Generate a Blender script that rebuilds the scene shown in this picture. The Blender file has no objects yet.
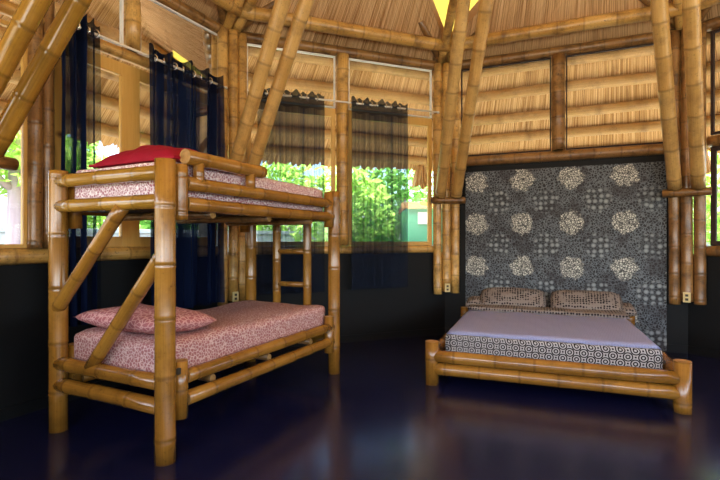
import bpy, bmesh, math, random
from mathutils import Vector, Matrix, noise
random.seed(7)
SC = bpy.context.scene
COL = SC.collection
R = math.radians

# ------------------------------------------------------------------ camera
cam_d = bpy.data.cameras.new('camera')
cam = bpy.data.objects.new('camera', cam_d)
COL.objects.link(cam)
cam.location = (0, 0, 1.28)
cam.rotation_euler = (R(90), 0, 0)
cam_d.sensor_width = 36
cam_d.lens = 461 / 720 * 36
cam_d.clip_start = 0.05
SC.camera = cam

# ------------------------------------------------------------------ world, sun, daylight, exposure
SC.view_settings.view_transform = 'Standard'
SC.view_settings.look = 'None'
SC.view_settings.gamma = 1
SC.view_settings.use_curve_mapping = False
SC.view_settings.exposure = 0.0
w = bpy.data.worlds.new('sky')
SC.world = w
w.use_nodes = True
wn, wl = w.node_tree.nodes, w.node_tree.links
bg = wn['Background']
sky = wn.new('ShaderNodeTexSky')
sky.sky_type = 'NISHITA'
sky.sun_disc = False
sky.sun_elevation = R(58)
sky.sun_rotation = R(200)
sky.dust_density = 3.0
wl.new(sky.outputs[0], bg.inputs[0])
bg.inputs[1].default_value = 1.2
sd = bpy.data.lights.new('sun', 'SUN')
sd.energy = 95.0
sd.color = (1.0, 0.94, 0.82)
sd.angle = R(1.0)
so = bpy.data.objects.new('sun', sd)
COL.objects.link(so)
so.rotation_euler = (R(-34), R(20), 0)


def area(name, loc, target, sx, sy, power, color):
    d = bpy.data.lights.new(name, 'AREA')
    d.shape = 'RECTANGLE'
    d.size, d.size_y, d.energy, d.color = sx, sy, power, color
    o = bpy.data.objects.new(name, d)
    COL.objects.link(o)
    o.location = loc
    o.rotation_euler = (Vector(target) - Vector(loc)).to_track_quat('-Z', 'Y').to_euler()
    return o


# daylight entering by the window openings of the walls behind the camera
area('window_daylight', (1.75, -2.1, 2.0), (1.3, 2.5, 2.3), 2.2, 1.5, 42, (0.80, 0.90, 1.0))
area('window_daylight', (4.35, -1.0, 2.0), (1.2, 2.6, 2.3), 2.2, 1.5, 36, (0.85, 0.92, 1.0))
area('window_daylight', (-1.55, -1.1, 2.0), (0.5, 3.5, 1.6), 1.8, 1.5, 30, (0.95, 0.97, 1.0))
# warm fill spots added to brighten the thatch from below, no real lamps
for lp in ((1.0, 1.1, 3.1), (1.6, 2.6, 3.45)):
    ld = bpy.data.lights.new('roof_fill_spot', 'SPOT')
    ld.energy, ld.color, ld.shadow_soft_size = 230, (1.0, 0.94, 0.80), 0.10
    ld.spot_size, ld.spot_blend = R(170), 0.35
    lo = bpy.data.objects.new('roof_fill_spot', ld)
    COL.objects.link(lo)
    lo.location = lp
    lo.rotation_euler = (R(180), 0, 0)


# ------------------------------------------------------------------ materials
def lin(h):
    v = [int(h[i:i + 2], 16) / 255 for i in (0, 2, 4)]
    return tuple((c / 12.92 if c <= 0.04045 else ((c + 0.055) / 1.055) ** 2.4) for c in v) + (1,)


class NT:
    def __init__(s, name):
        s.m = bpy.data.materials.new(name)
        s.m.use_nodes = True
        s.n, s.l = s.m.node_tree.nodes, s.m.node_tree.links
        s.b = s.n['Principled BSDF']
        s.out = s.n['Material Output']

    def new(s, t, **kw):
        n = s.n.new(t)
        for k, v in kw.items():
            setattr(n, k, v)
        return n

    def set(s, sock, v):
        if hasattr(v, 'is_output') or isinstance(v, bpy.types.NodeSocket):
            s.l.new(v, sock)
        else:
            sock.default_value = v

    def math(s, op, a, b=None, c=None, clamp=False):
        n = s.new('ShaderNodeMath', operation=op, use_clamp=clamp)
        s.set(n.inputs[0], a)
        if b is not None:
            s.set(n.inputs[1], b)
        if c is not None:
            s.set(n.inputs[2], c)
        return n.outputs[0]

    def mix(s, f, a, b, blend='MIX'):
        n = s.new('ShaderNodeMix', data_type='RGBA', blend_type=blend)
        s.set(n.inputs[0], f)
        s.set(n.inputs[6], a)
        s.set(n.inputs[7], b)
        return n.outputs[2]

    def coord(s, which='Object'):
        return s.new('ShaderNodeTexCoord').outputs[which]

    def mapping(s, v, scale=(1, 1, 1), loc=(0, 0, 0)):
        n = s.new('ShaderNodeMapping')
        s.l.new(v, n.inputs[0])
        n.inputs['Scale'].default_value = scale
        n.inputs['Location'].default_value = loc
        return n.outputs[0]

    def noise(s, v, scale, detail=3, rough=0.55):
        n = s.new('ShaderNodeTexNoise')
        s.l.new(v, n.inputs['Vector'])
        n.inputs['Scale'].default_value = scale
        n.inputs['Detail'].default_value = detail
        n.inputs['Roughness'].default_value = rough
        return n.outputs[0]

    def voro(s, v, scale, feature='F1'):
        n = s.new('ShaderNodeTexVoronoi', feature=feature)
        s.l.new(v, n.inputs['Vector'])
        n.inputs['Scale'].default_value = scale
        return n

    def ramp(s, f, pts):
        n = s.new('ShaderNodeValToRGB')
        s.l.new(f, n.inputs[0])
        e = n.color_ramp.elements
        while len(e) > 1:
            e.remove(e[-1])
        for i, (p, c) in enumerate(pts):
            x = e[0] if i == 0 else e.new(p)
            x.position = p
            x.color = c if len(c) == 4 else tuple(c) + (1,)
        return n.outputs[0]

    def step(s, v, lo, hi):
        n = s.new('ShaderNodeMapRange')
        n.clamp = True
        s.set(n.inputs[0], v)
        n.inputs[1].default_value, n.inputs[2].default_value = lo, hi
        return n.outputs[0]

    def bump(s, h, strength=0.3, dist=0.01):
        n = s.new('ShaderNodeBump')
        n.inputs['Strength'].default_value = strength
        n.inputs['Distance'].default_value = dist
        s.l.new(h, n.inputs['Height'])
        s.l.new(n.outputs[0], s.b.inputs['Normal'])

    def fin(s, color=None, rough=None, spec=None, coat=None):
        if color is not None:
            s.set(s.b.inputs['Base Color'], color)
        if rough is not None:
            s.set(s.b.inputs['Roughness'], rough)
        if spec is not None:
            s.b.inputs['Specular IOR Level'].default_value = spec
        if coat is not None:
            s.b.inputs['Coat Weight'].default_value = coat
            s.b.inputs['Coat Roughness'].default_value = 0.12
        return s.m


def m_bamboo(name, light, mid, dark, stain, rough=0.33, coat=0.25):
    t = NT(name)
    uv = t.coord('UV')
    sep = t.new('ShaderNodeSeparateXYZ')
    t.l.new(uv, sep.inputs[0])
    fr = t.math('FRACT', sep.outputs[1])
    d = t.math('MINIMUM', fr, t.math('SUBTRACT', 1.0, fr))
    node = t.math('SUBTRACT', 1.0, t.step(d, 0.012, 0.05))
    inode = t.math('FLOOR', sep.outputs[1])
    rnd = t.new('ShaderNodeObjectInfo').outputs['Random']
    wn_ = t.new('ShaderNodeTexWhiteNoise', noise_dimensions='2D')
    cmb = t.new('ShaderNodeCombineXYZ')
    t.l.new(inode, cmb.inputs[0])
    t.l.new(rnd, cmb.inputs[1])
    t.l.new(cmb.outputs[0], wn_.inputs['Vector'])
    obj = t.coord('Object')
    streak = t.noise(t.mapping(uv, (40, 0.8, 1)), 1.0, 3)
    blot = t.noise(obj, 6.0, 5, 0.65)
    spots = t.noise(obj, 45.0, 3, 0.7)
    base = t.mix(t.step(t.math('MULTIPLY_ADD', wn_.outputs[0], 0.35, t.math('MULTIPLY', streak, 0.9)), 0.3, 0.85), light, mid)
    base = t.mix(t.math('MULTIPLY', t.step(blot, 0.48, 0.72), stain), base, dark)
    base = t.mix(t.math('MULTIPLY', t.step(spots, 0.60, 0.70), stain), base, dark)
    base = t.mix(t.math('MULTIPLY', node, 0.38), base, dark)
    base = t.mix(t.math('MULTIPLY', t.step(d, 0.02, 0.16), 0.0), base, base)
    t.bump(streak, 0.12, 0.004)
    return t.fin(base, rough, 0.5, coat)


MAT = {}
MAT['bamboo'] = m_bamboo('bamboo_honey', lin('DDB368'), lin('BC8C42'), lin('54351A'), 0.8)
MAT['bamboo_dark'] = m_bamboo('bamboo_brown', lin('A57B45'), lin('7E572D'), lin('301F10'), 0.9)
MAT['bamboo_bed'] = m_bamboo('bamboo_varnished', lin('AC7A2E'), lin('8D5F20'), lin('462A0E'), 0.4, 0.24, 0.5)
MAT['bamboo_strut'] = m_bamboo('bamboo_strut', lin('D9B06A'), lin('C0924E'), lin('60401F'), 0.5, 0.35, 0.2)
MAT['purlin'] = m_bamboo('bamboo_purlin', lin('CDA56C'), lin('B0844C'), lin('684622'), 0.5, 0.5, 0.0)
MAT['bamboo_gold'] = m_bamboo('bamboo_gold', lin('B08230'), lin('8E6722'), lin('523710'), 0.35, 0.22, 0.5)

t = NT('bamboo_cut')
MAT['cut'] = t.fin(t.mix(t.noise(t.coord(), 40), lin('C79A55'), lin('7A5428')), 0.7)
t = NT('bamboo_hollow')
MAT['hollow'] = t.fin(lin('2A1A0C'), 0.9)

t = NT('thatch')
uv = t.coord('UV')
st = t.noise(t.mapping(uv, (120, 0.5, 1)), 1.0, 4, 0.7)
st2 = t.noise(t.mapping(uv, (9, 0.9, 1)), 1.0, 3, 0.6)
c = t.ramp(st, [(0.30, lin('4E3218')), (0.42, lin('A87A48')), (0.52, lin('D6AB78')), (0.72, lin('F0D0A4'))])
c = t.mix(t.math('MULTIPLY', t.step(st2, 0.56, 0.70), 0.55), c, lin('6E4420'))
t.bump(st, 0.45, 0.012)
MAT['thatch'] = t.fin(c, 0.8, 0.2)

t = NT('pine')
o = t.coord('Object')
g = t.noise(t.mapping(o, (25, 25, 1.6)), 1.0, 4)
kn = t.voro(t.mapping(o, (2.2, 2.2, 3.1)), 1.0).outputs['Distance']
c = t.mix(g, lin('C9963F'), lin('E3B968'))
c = t.mix(t.math('SUBTRACT', 1.0, t.step(kn, 0.04, 0.11)), c, lin('5E3411'))
MAT['pine'] = t.fin(c, 0.45)

t = NT('black_paint')
o = t.coord('Object')
MAT['black'] = t.fin(t.mix(t.noise(o, 3, 5), lin('060708'), lin('0C0E10')), 0.6, 0.25)

t = NT('navy_floor')
o = t.coord('Object')
n1 = t.noise(o, 2.2, 6, 0.65)
n2 = t.noise(t.mapping(o, (1.0, 2.2, 1)), 6.0, 5, 0.6)
c = t.mix(n1, lin('0E0F30'), lin('1C2146'))
c = t.mix(t.math('MULTIPLY', t.step(n2, 0.55, 0.75), 0.4), c, lin('333548'))
t.bump(n2, 0.10, 0.008)
MAT['floor'] = t.fin(c, t.math('MULTIPLY_ADD', n1, 0.16, 0.11), 0.75)

t = NT('window_glass')
t.n.remove(t.b)
lw = t.new('ShaderNodeFresnel')
lw.inputs[0].default_value = 1.45
tr = t.new('ShaderNodeBsdfTransparent')
tr.inputs[0].default_value = (0.97, 0.98, 0.98, 1)
gl = t.new('ShaderNodeBsdfGlossy')
gl.inputs['Roughness'].default_value = 0.03
mx = t.new('ShaderNodeMixShader')
t.l.new(lw.outputs[0], mx.inputs[0])
t.l.new(tr.outputs[0], mx.inputs[1])
t.l.new(gl.outputs[0], mx.inputs[2])
t.l.new(mx.outputs[0], t.out.inputs[0])
MAT['glass'] = t.m


def m_curtain(name, color, opac, var, panels=0.0):
    t = NT(name)
    uv = t.coord('UV')
    sep = t.new('ShaderNodeSeparateXYZ')
    t.l.new(uv, sep.inputs[0])
    hem = t.math('MULTIPLY', t.step(sep.outputs[1], 0.915, 0.925), 0.85)
    st = t.noise(t.mapping(uv, (34, 0.25, 1)), 1.0, 2)
    fac = t.math('MULTIPLY_ADD', t.math('SUBTRACT', st, 0.5), var, opac, clamp=True)
    if panels:
        low = t.noise(t.mapping(uv, (5.5, 0.05, 1)), 1.0, 1)
        fac = t.math('SUBTRACT', fac, t.math('MULTIPLY', t.step(low, 0.50, 0.58), panels), clamp=True)
    fac = t.math('MAXIMUM', fac, hem)
    t.n.remove(t.b)
    tr = t.new('ShaderNodeBsdfTransparent')
    tr.inputs[0].default_value = (0.80, 0.88, 0.92, 1)
    df = t.new('ShaderNodeBsdfDiffuse')
    color = t.mix(hem, color, lin('141A2C'))
    t.set(df.inputs[0], color)
    tl = t.new('ShaderNodeBsdfTranslucent')
    t.set(tl.inputs[0], color)
    m1 = t.new('ShaderNodeMixShader')
    m1.inputs[0].default_value = 0.35
    t.l.new(df.outputs[0], m1.inputs[1])
    t.l.new(tl.outputs[0], m1.inputs[2])
    m2 = t.new('ShaderNodeMixShader')
    t.l.new(fac, m2.inputs[0])
    t.l.new(tr.outputs[0], m2.inputs[1])
    t.l.new(m1.outputs[0], m2.inputs[2])
    t.l.new(m2.outputs[0], t.out.inputs[0])
    return t.m


MAT['sheer'] = m_curtain('sheer_dark_voile', lin('2A3348'), 0.68, 0.9)
MAT['navy'] = m_curtain('navy_voile', lin('17213E'), 0.98, 0.8, 0.42)

t = NT('chrome')
t.b.inputs['Metallic'].default_value = 1
MAT['chrome'] = t.fin(lin('D8D8D4'), 0.25)
t = NT('white_rod')
MAT['rod'] = t.fin(lin('E4DCCB'), 0.35)
t = NT('ivory_plastic')
MAT['ivory'] = t.fin(lin('D9C58A'), 0.35)
t = NT('socket_dark')
MAT['socket'] = t.fin(lin('3A3020'), 0.5)

t = NT('pink_print')
o = t.coord('Object')
v = t.voro(o, 55.0, 'DISTANCE_TO_EDGE').outputs['Distance']
n = t.noise(o, 60.0, 2)
f = t.step(t.math('MULTIPLY_ADD', n, 0.25, v), 0.16, 0.30)
MAT['pink'] = t.fin(t.mix(f, lin('F2E8EA'), lin('A86C78')), 0.85, 0.2)
t = NT('rose_print')
o = t.coord('Object')
v = t.voro(o, 46.0, 'DISTANCE_TO_EDGE').outputs['Distance']
n = t.noise(o, 70.0, 2)
f = t.step(t.math('MULTIPLY_ADD', n, 0.25, v), 0.14, 0.28)
MAT['rose'] = t.fin(t.mix(f, lin('DCBFB7'), lin('A66D6C')), 0.85, 0.2)
t = NT('rose_pillow_print')
o = t.coord('Object')
v = t.voro(o, 30.0, 'DISTANCE_TO_EDGE').outputs['Distance']
MAT['rosepillow'] = t.fin(t.mix(t.step(v, 0.05, 0.14), lin('D9A79F'), lin('B06A6A')), 0.85, 0.2)
t = NT('crimson')
MAT['crimson'] = t.fin(t.mix(t.noise(t.coord(), 9), lin('80091F'), lin('A0142E')), 0.8, 0.2)
t = NT('dark_board')
MAT['board'] = t.fin(lin('2C1A12'), 0.7)


def rings(t, a, b, cell, light, dark):
    """interlocking ring print: dark cell dot, light ring, dark ring, light outer ring"""
    def fr(v, off):
        return t.math('SUBTRACT', t.math('FRACT', t.math('MULTIPLY_ADD', v, 1 / cell, off)), 0.5)
    d = None
    for off in (0.0, 0.5):
        x, y = fr(a, off), fr(b, off)
        q = t.math('SQRT', t.math('ADD', t.math('MULTIPLY', x, x), t.math('MULTIPLY', y, y)))
        d = q if d is None else t.math('MINIMUM', d, q)
    s = t.math('SINE', t.math('MULTIPLY', d, 36.0))
    return t.mix(t.step(s, -0.25, 0.25), dark, light)


t = NT('ring_print')
o = t.coord('Object')
sep = t.new('ShaderNodeSeparateXYZ')
t.l.new(o, sep.inputs[0])
MAT['ring'] = t.fin(rings(t, t.math('ADD', sep.outputs[0], sep.outputs[1]), sep.outputs[2], 0.105, lin('B4B1B0'), lin('141114')), 0.85, 0.2)
t = NT('lavender_sheet')
o = t.coord('Object')
sep = t.new('ShaderNodeSeparateXYZ')
t.l.new(o, sep.inputs[0])
MAT['sheet'] = t.fin(t.mix(0.12, lin('CDD3FA'), rings(t, sep.outputs[0], sep.outputs[1], 0.105, lin('E4E2F2'), lin('5A5A78'))), 0.7, 0.3)
t = NT('dot_print')
o = t.coord('Object')
v = t.voro(o, 34.0)
v.inputs['Randomness'].default_value = 0.25
MAT['dots'] = t.fin(t.mix(t.step(v.outputs['Distance'], 0.34, 0.44), lin('15121A'), lin('8C847F')), 0.85, 0.2)

# wallpaper: blossoms on one lattice, berry clusters on the other, dense dark leafwork
t = NT('floral_wallpaper')
uv = t.coord('UV')
sep = t.new('ShaderNodeSeparateXYZ')
t.l.new(uv, sep.inputs[0])
wob = t.noise(uv, 13.0, 4)


def lattice(t, ox, oz):
    x = t.math('SUBTRACT', t.math('FRACT', t.math('MULTIPLY_ADD', sep.outputs[0], 1 / 0.57, ox)), 0.5)
    z = t.math('SUBTRACT', t.math('FRACT', t.math('MULTIPLY_ADD', sep.outputs[1], 1 / 0.55, oz)), 0.5)
    d = t.math('SQRT', t.math('ADD', t.math('MULTIPLY', x, x), t.math('MULTIPLY', z, z)))
    return t.math('MULTIPLY_ADD', t.math('SUBTRACT', wob, 0.5), 0.30, d)


bl = t.math('SUBTRACT', 1.0, t.step(lattice(t, -0.237, -0.209), 0.215, 0.26))
cl = t.math('SUBTRACT', 1.0, t.step(lattice(t, 0.263, 0.291), 0.22, 0.29))
petal = t.voro(uv, 44.0, 'DISTANCE_TO_EDGE').outputs['Distance']
leaf = t.voro(uv, 34.0, 'DISTANCE_TO_EDGE').outputs['Distance']
berry = t.voro(uv, 15.0)
berry.inputs['Randomness'].default_value = 0.35
b_d = berry.outputs['Distance']
patch = t.noise(uv, 3.4, 3)
lf = t.step(t.math('MULTIPLY_ADD', t.noise(uv, 55, 2), 0.35, leaf), 0.20, 0.36)
bgc = t.mix(lf, lin('69727A'), lin('1B1C22'))
bgc = t.mix(t.math('MULTIPLY', t.step(patch, 0.5, 0.62), 0.6), bgc, lin('241C22'))
ber = t.mix(t.step(b_d, 0.30, 0.46), lin('7E878C'), t.mix(0.5, bgc, lin('26282E')))
ber = t.mix(t.math('SUBTRACT', 1.0, t.step(b_d, 0.05, 0.3)), ber, lin('9CA5A8'))
c = t.mix(cl, bgc, ber)
blc = t.mix(t.step(t.math('MULTIPLY_ADD', t.noise(uv, 70, 2), 0.3, petal), 0.18, 0.40), lin('303438'), lin('DADDD5'))
c = t.mix(bl, c, blc)
MAT['wallpaper'] = t.fin(c, 0.55, 0.35)

t = NT('yellow_sheet')
t.n.remove(t.b)
tl = t.new('ShaderNodeBsdfTranslucent')
tl.inputs[0].default_value = lin('4C4318')
df = t.new('ShaderNodeBsdfDiffuse')
df.inputs[0].default_value = lin('4C4318')
mx = t.new('ShaderNodeMixShader')
mx.inputs[0].default_value = 0.3
t.l.new(tl.outputs[0], mx.inputs[1])
t.l.new(df.outputs[0], mx.inputs[2])
t.l.new(mx.outputs[0], t.out.inputs[0])
MAT['yellow'] = t.m


def m_leaf(name, a, b):
    t = NT(name)
    o = t.coord('Object')
    c = t.mix(t.noise(o, 2.5, 4, 0.7), a, b)
    t.n.remove(t.b)
    tl = t.new('ShaderNodeBsdfTranslucent')
    df = t.new('ShaderNodeBsdfDiffuse')
    t.l.new(c, tl.inputs[0])
    t.l.new(c, df.inputs[0])
    mx = t.new('ShaderNodeMixShader')
    mx.inputs[0].default_value = 0.5
    t.l.new(df.outputs[0], mx.inputs[1])
    t.l.new(tl.outputs[0], mx.inputs[2])
    t.l.new(mx.outputs[0], t.out.inputs[0])
    return t.m


MAT['leaf'] = m_leaf('bright_leaf', lin('7FAE40'), lin('BEDD80'))
MAT['leaf_dark'] = m_leaf('deep_leaf', lin('5A9442'), lin('9ACB74'))
MAT['leaf_dry'] = m_leaf('dry_leaf', lin('8A5A34'), lin('A88A58'))
t = NT('bark')
MAT['bark'] = t.fin(t.mix(t.noise(t.mapping(t.coord(), (12, 12, 2)), 1.0, 5), lin('6E606A'), lin('B9AEB6')), 0.9)
t = NT('ground_sand')
o = t.coord()
MAT['ground'] = t.fin(t.mix(t.step(t.noise(o, 0.5, 4), 0.4, 0.6), lin('635F57'), lin('525243')), 0.95)
t = NT('pale_render')
MAT['pale'] = t.fin(t.mix(t.noise(t.coord(), 2, 4), lin('8A98A8'), lin('A9B4BC')), 0.8)
t = NT('turquoise_paint')
MAT['turq'] = t.fin(t.mix(t.noise(t.coord(), 3, 4), lin('3F9A78'), lin('58B894')), 0.6)
t = NT('white_paint')
MAT['white'] = t.fin(lin('EDEDE8'), 0.5)


# ------------------------------------------------------------------ building helpers
def wloc(o):
    m = Matrix.Identity(4)
    while o is not None:
        m = (Matrix.Translation(o.location) @ o.rotation_euler.to_matrix().to_4x4()) @ m
        o = o.parent
    return m


def mesh(name, bm, mats, parent=None, smooth=True):
    me = bpy.data.meshes.new(name)
    bm.to_mesh(me)
    bm.free()
    for m in (mats if isinstance(mats, (list, tuple)) else [mats]):
        me.materials.append(MAT[m])
    o = bpy.data.objects.new(name, me)
    COL.objects.link(o)
    o.parent = parent
    return o


def tag(o, label=None, cat=None, group=None, kind=None):
    if label:
        o['label'] = label
    if cat:
        o['category'] = cat
    if group:
        o['group'] = group
    if kind:
        o['kind'] = kind
    return o


def thing(name, label, cat, loc=(0, 0, 0), rz=0.0, group=None):
    o = bpy.data.objects.new(name, None)
    o.empty_display_size = 0.1
    COL.objects.link(o)
    o.location = loc
    o.rotation_euler = (0, 0, rz)
    return tag(o, label, cat, group, 'thing')


def place(o, loc, rz=0.0):
    """give a top-level mesh built in world space an origin of its own"""
    m = (Matrix.Translation(loc) @ Matrix.Rotation(rz, 4, 'Z'))
    o.data.transform(m.inverted())
    o.location = loc
    o.rotation_euler = (0, 0, rz)
    return o


def bx(bm, x0, x1, y0, y1, z0, z1, M=None, bev=0.0):
    r = bmesh.ops.create_cube(bm, size=1.0)
    vs = r['verts']
    bmesh.ops.scale(bm, vec=(x1 - x0, y1 - y0, z1 - z0), verts=vs)
    bmesh.ops.translate(bm, vec=((x0 + x1) / 2, (y0 + y1) / 2, (z0 + z1) / 2), verts=vs)
    if bev:
        es = list({e for v in vs for e in v.link_edges})
        rr = bmesh.ops.bevel(bm, geom=es, offset=bev, segments=2, affect='EDGES', profile=0.7)
        vs = list({v for f in rr['faces'] for v in f.verts} | {v for v in vs if v.is_valid})
    if M is not None:
        bmesh.ops.transform(bm, matrix=M, verts=vs)
    return vs


def bamboo_bm(A, B, r, node=0.3, bow=0.0, seg=14, bm=None, taper=0.0, phase=None, hollow=True):
    """a bamboo culm from A to B: swollen nodes, thin groove, cut ends with a hollow"""
    own = bm is None
    if own:
        bm = bmesh.new()
    uvl = bm.loops.layers.uv.verify()
    A, B = Vector(A), Vector(B)
    L = (B - A).length
    ax = (B - A) / L
    s = ax.orthogonal().normalized()
    q = ax.cross(s)
    ph = random.uniform(0.1, 0.9) if phase is None else phase
    cuts = [(0.0, 1.0, None)]
    pos = node * ph
    k = 1
    knots = [(-(node * (1 - ph)), 0)]
    while pos < L - 0.02:
        knots.append((pos, k))
        if pos > 0.03:
            cuts += [(pos - 0.022, 1.0, None), (pos - 0.008, 1.055, None), (pos, 0.975, None), (pos + 0.008, 1.06, None), (pos + 0.024, 1.0, None)]
        k += 1
        pos += node * random.uniform(0.85, 1.15)
    knots.append((pos, k))
    cuts.append((L, 1.0, None))
    cuts.sort()
    cuts = [c for i, c in enumerate(cuts) if i in (0, len(cuts) - 1) or 0.004 < c[0] < L - 0.004]

    def vcoord(p):
        for (p0, k0), (p1, k1) in zip(knots, knots[1:]):
            if p <= p1:
                return k0 + (p - p0) / (p1 - p0)
        return knots[-1][1]
    bd = s * math.cos(ph * 6.28) + q * math.sin(ph * 6.28)
    rings_ = []
    for p, m, _ in cuts:
        tt = p / L
        c = A + ax * p + bd * (bow * math.sin(math.pi * tt))
        rr = r * m * (1 - taper * tt)
        rings_.append([bm.verts.new(c + (s * math.cos(6.28318 * i / seg) + q * math.sin(6.28318 * i / seg)) * rr) for i in range(seg)])
    for j in range(len(cuts) - 1):
        v0, v1 = vcoord(cuts[j][0] + 1e-5), vcoord(cuts[j + 1][0] - 1e-5)
        for i in range(seg):
            n = (i + 1) % seg
            f = bm.faces.new((rings_[j][i], rings_[j][n], rings_[j + 1][n], rings_[j + 1][i]))
            f.smooth = True
            for lp, (uu, vv) in zip(f.loops, ((i, v0), (i + 1, v0), (i + 1, v1), (i, v1))):
                lp[uvl].uv = (uu / seg, vv)
    for ring, d, flip in ((rings_[0], ax, True), (rings_[-1], -ax, False)):
        cen = sum((v.co for v in ring), Vector()) / seg
        inner = [bm.verts.new(cen + (v.co - cen) * 0.72) for v in ring]
        deep = [bm.verts.new(cen + (v.co - cen) * 0.70 + d * (min(0.03, L * 0.2) if hollow else 0.004)) for v in ring]
        for i in range(seg):
            n = (i + 1) % seg
            a = (ring[i], ring[n], inner[n], inner[i])
            b = (inner[i], inner[n], deep[n], deep[i])
            f = bm.faces.new(a[::-1] if flip else a)
            f.material_index = 1
            f = bm.faces.new(b[::-1] if flip else b)
            f.material_index = 2 if hollow else 1
        f = bm.faces.new(deep[::-1] if flip else deep)
        f.material_index = 2 if hollow else 1
    return bm


def bamboo(name, A, B, r, mat='bamboo', parent=None, **kw):
    return mesh(name, bamboo_bm(A, B, r, **kw), [mat, 'cut', 'hollow'], parent)


def roundbox_bm(sx, sy, sz, rad, n=14, amp=0.0, seed=0.0, freq=3.0, M=None):
    bm = bmesh.new()
    bmesh.ops.create_cube(bm, size=2.0)
    bmesh.ops.subdivide_edges(bm, edges=bm.edges[:], cuts=n, use_grid_fill=True)
    h = Vector((sx / 2, sy / 2, sz / 2))
    for v in bm.verts:
        p = Vector((v.co.x * h.x, v.co.y * h.y, v.co.z * h.z))
        q = Vector([max(-(h[i] - rad), min(h[i] - rad, p[i])) for i in range(3)])
        d = p - q
        if d.length > 1e-6:
            p = q + d.normalized() * rad
        if amp:
            nz = noise.noise(p * freq + Vector((seed, seed * 2, 0)))
            p += Vector((0, 0, amp * nz)) + (d.normalized() * amp * 0.6 * noise.noise(p * freq * 2 + Vector((3, seed, 1))) if d.length > 1e-6 else Vector())
        v.co = p
    if M is not None:
        bm.transform(M)
    for f in bm.faces:
        f.smooth = True
    return bm


def pillow_bm(sx, sy, sz, M=None, seed=0.0, nx=22, ny=16):
    bm = bmesh.new()
    def co(i, j, s):
        u, v = -1 + 2 * i / nx, -1 + 2 * j / ny
        e = max(0.0, (1 - abs(u) ** 2.6) * (1 - abs(v) ** 2.6)) ** 0.55
        pinch = 1 - 0.06 * (u * u * v * v) + 0.02 * noise.noise(Vector((u * 2, v * 2, seed)))
        zz = s * sz / 2 * e * (1 + 0.22 * noise.noise(Vector((u * 2.2, v * 2.2, seed + s))))
        return Vector((u * sx / 2 * pinch, v * sy / 2 * pinch, zz))
    top = [[bm.verts.new(co(i, j, 1)) for j in range(ny + 1)] for i in range(nx + 1)]
    bot = [[top[i][j] if i in (0, nx) or j in (0, ny) else bm.verts.new(co(i, j, -1)) for j in range(ny + 1)] for i in range(nx + 1)]
    for i in range(nx):
        for j in range(ny):
            f = bm.faces.new((top[i][j], top[i + 1][j], top[i + 1][j + 1], top[i][j + 1])); f.smooth = True
            f = bm.faces.new((bot[i][j], bot[i][j + 1], bot[i + 1][j + 1], bot[i + 1][j])); f.smooth = True
    if M is not None:
        bm.transform(M)
    return bm


def torus_bm(bm, M, R_, r_, n=20, m=8):
    vs = [[bm.verts.new(M @ Vector(((R_ + r_ * math.cos(6.28318 * j / m)) * math.cos(6.28318 * i / n), (R_ + r_ * math.cos(6.28318 * j / m)) * math.sin(6.28318 * i / n), r_ * math.sin(6.28318 * j / m)))) for j in range(m)] for i in range(n)]
    for i in range(n):
        for j in range(m):
            f = bm.faces.new((vs[i][j], vs[(i + 1) % n][j], vs[(i + 1) % n][(j + 1) % m], vs[i][(j + 1) % m]))
            f.smooth = True


def tube_bm(A, B, r, seg=14, bm=None):
    bm = bm or bmesh.new()
    A, B = Vector(A), Vector(B)
    ax = (B - A).normalized()
    s = ax.orthogonal().normalized()
    q = ax.cross(s)
    ra = [[bm.verts.new(P + (s * math.cos(6.28318 * i / seg) + q * math.sin(6.28318 * i / seg)) * r) for i in range(seg)] for P in (A, B)]
    for i in range(seg):
        f = bm.faces.new((ra[0][i], ra[0][(i + 1) % seg], ra[1][(i + 1) % seg], ra[1][i]))
        f.smooth = True
    bm.faces.new(ra[0][::-1])
    bm.faces.new(ra[1])
    return bm


# ------------------------------------------------------------------ plan of the nine-sided hut
CTR = Vector((1.2, 2.1, 0))
C = [Vector(p + (0,)) for p in ((-2.65, 3.02), (-1.5, 5.26), (1.15, 6.25), (3.7, 5.2), (5.22, 2.88), (4.79, 0.11), (2.67, -1.73), (-0.13, -1.78), (-2.42, 0.17))]
NC = len(C)
ZW, ZA = 3.72, 5.95          # underside of the thatch over the wall line, and at the apex


class Wall:
    def __init__(s, a, b):
        s.A, s.B = C[a], C[b]
        s.L = (s.B - s.A).length
        s.u = (s.B - s.A) / s.L
        s.n = Vector((s.u.y, -s.u.x, 0))          # into the room
        s.M = Matrix((s.u.to_4d(), s.n.to_4d(), (0, 0, 1, 0), (0, 0, 0, 1))).transposed()
        s.M[0][3], s.M[1][3] = s.A.x, s.A.y
        s.M[3] = (0, 0, 0, 1)
        s.rz = math.atan2(s.u.y, s.u.x)

    def p(s, t, n, z):
        return s.A + s.u * t + s.n * n + Vector((0, 0, z))


WL, WM, WR, WF = Wall(0, 1), Wall(1, 2), Wall(2, 3), Wall(3, 4)

WL.A = Vector((-2.56, 3.19, 0))        # the left wall is measured from a little way along it
WL.M[0][3], WL.M[1][3] = WL.A.x, WL.A.y
WL.L = (WL.B - WL.A).length

# floor
bm = bmesh.new()
ps = [CTR + (c_ - CTR) * 1.04 for c_ in C]
top = [bm.verts.new((p.x, p.y, 0)) for p in ps]
bot = [bm.verts.new((p.x, p.y, -0.12)) for p in ps]
bm.faces.new(top[::-1])
bm.faces.new(bot)
for i in range(NC):
    j = (i + 1) % NC
    bm.faces.new((top[i], top[j], bot[j], bot[i]))
bmesh.ops.recalc_face_normals(bm, faces=bm.faces[:])
tag(mesh('floor', bm, 'floor'), 'dark navy painted concrete floor', None, None, 'structure')

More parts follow.
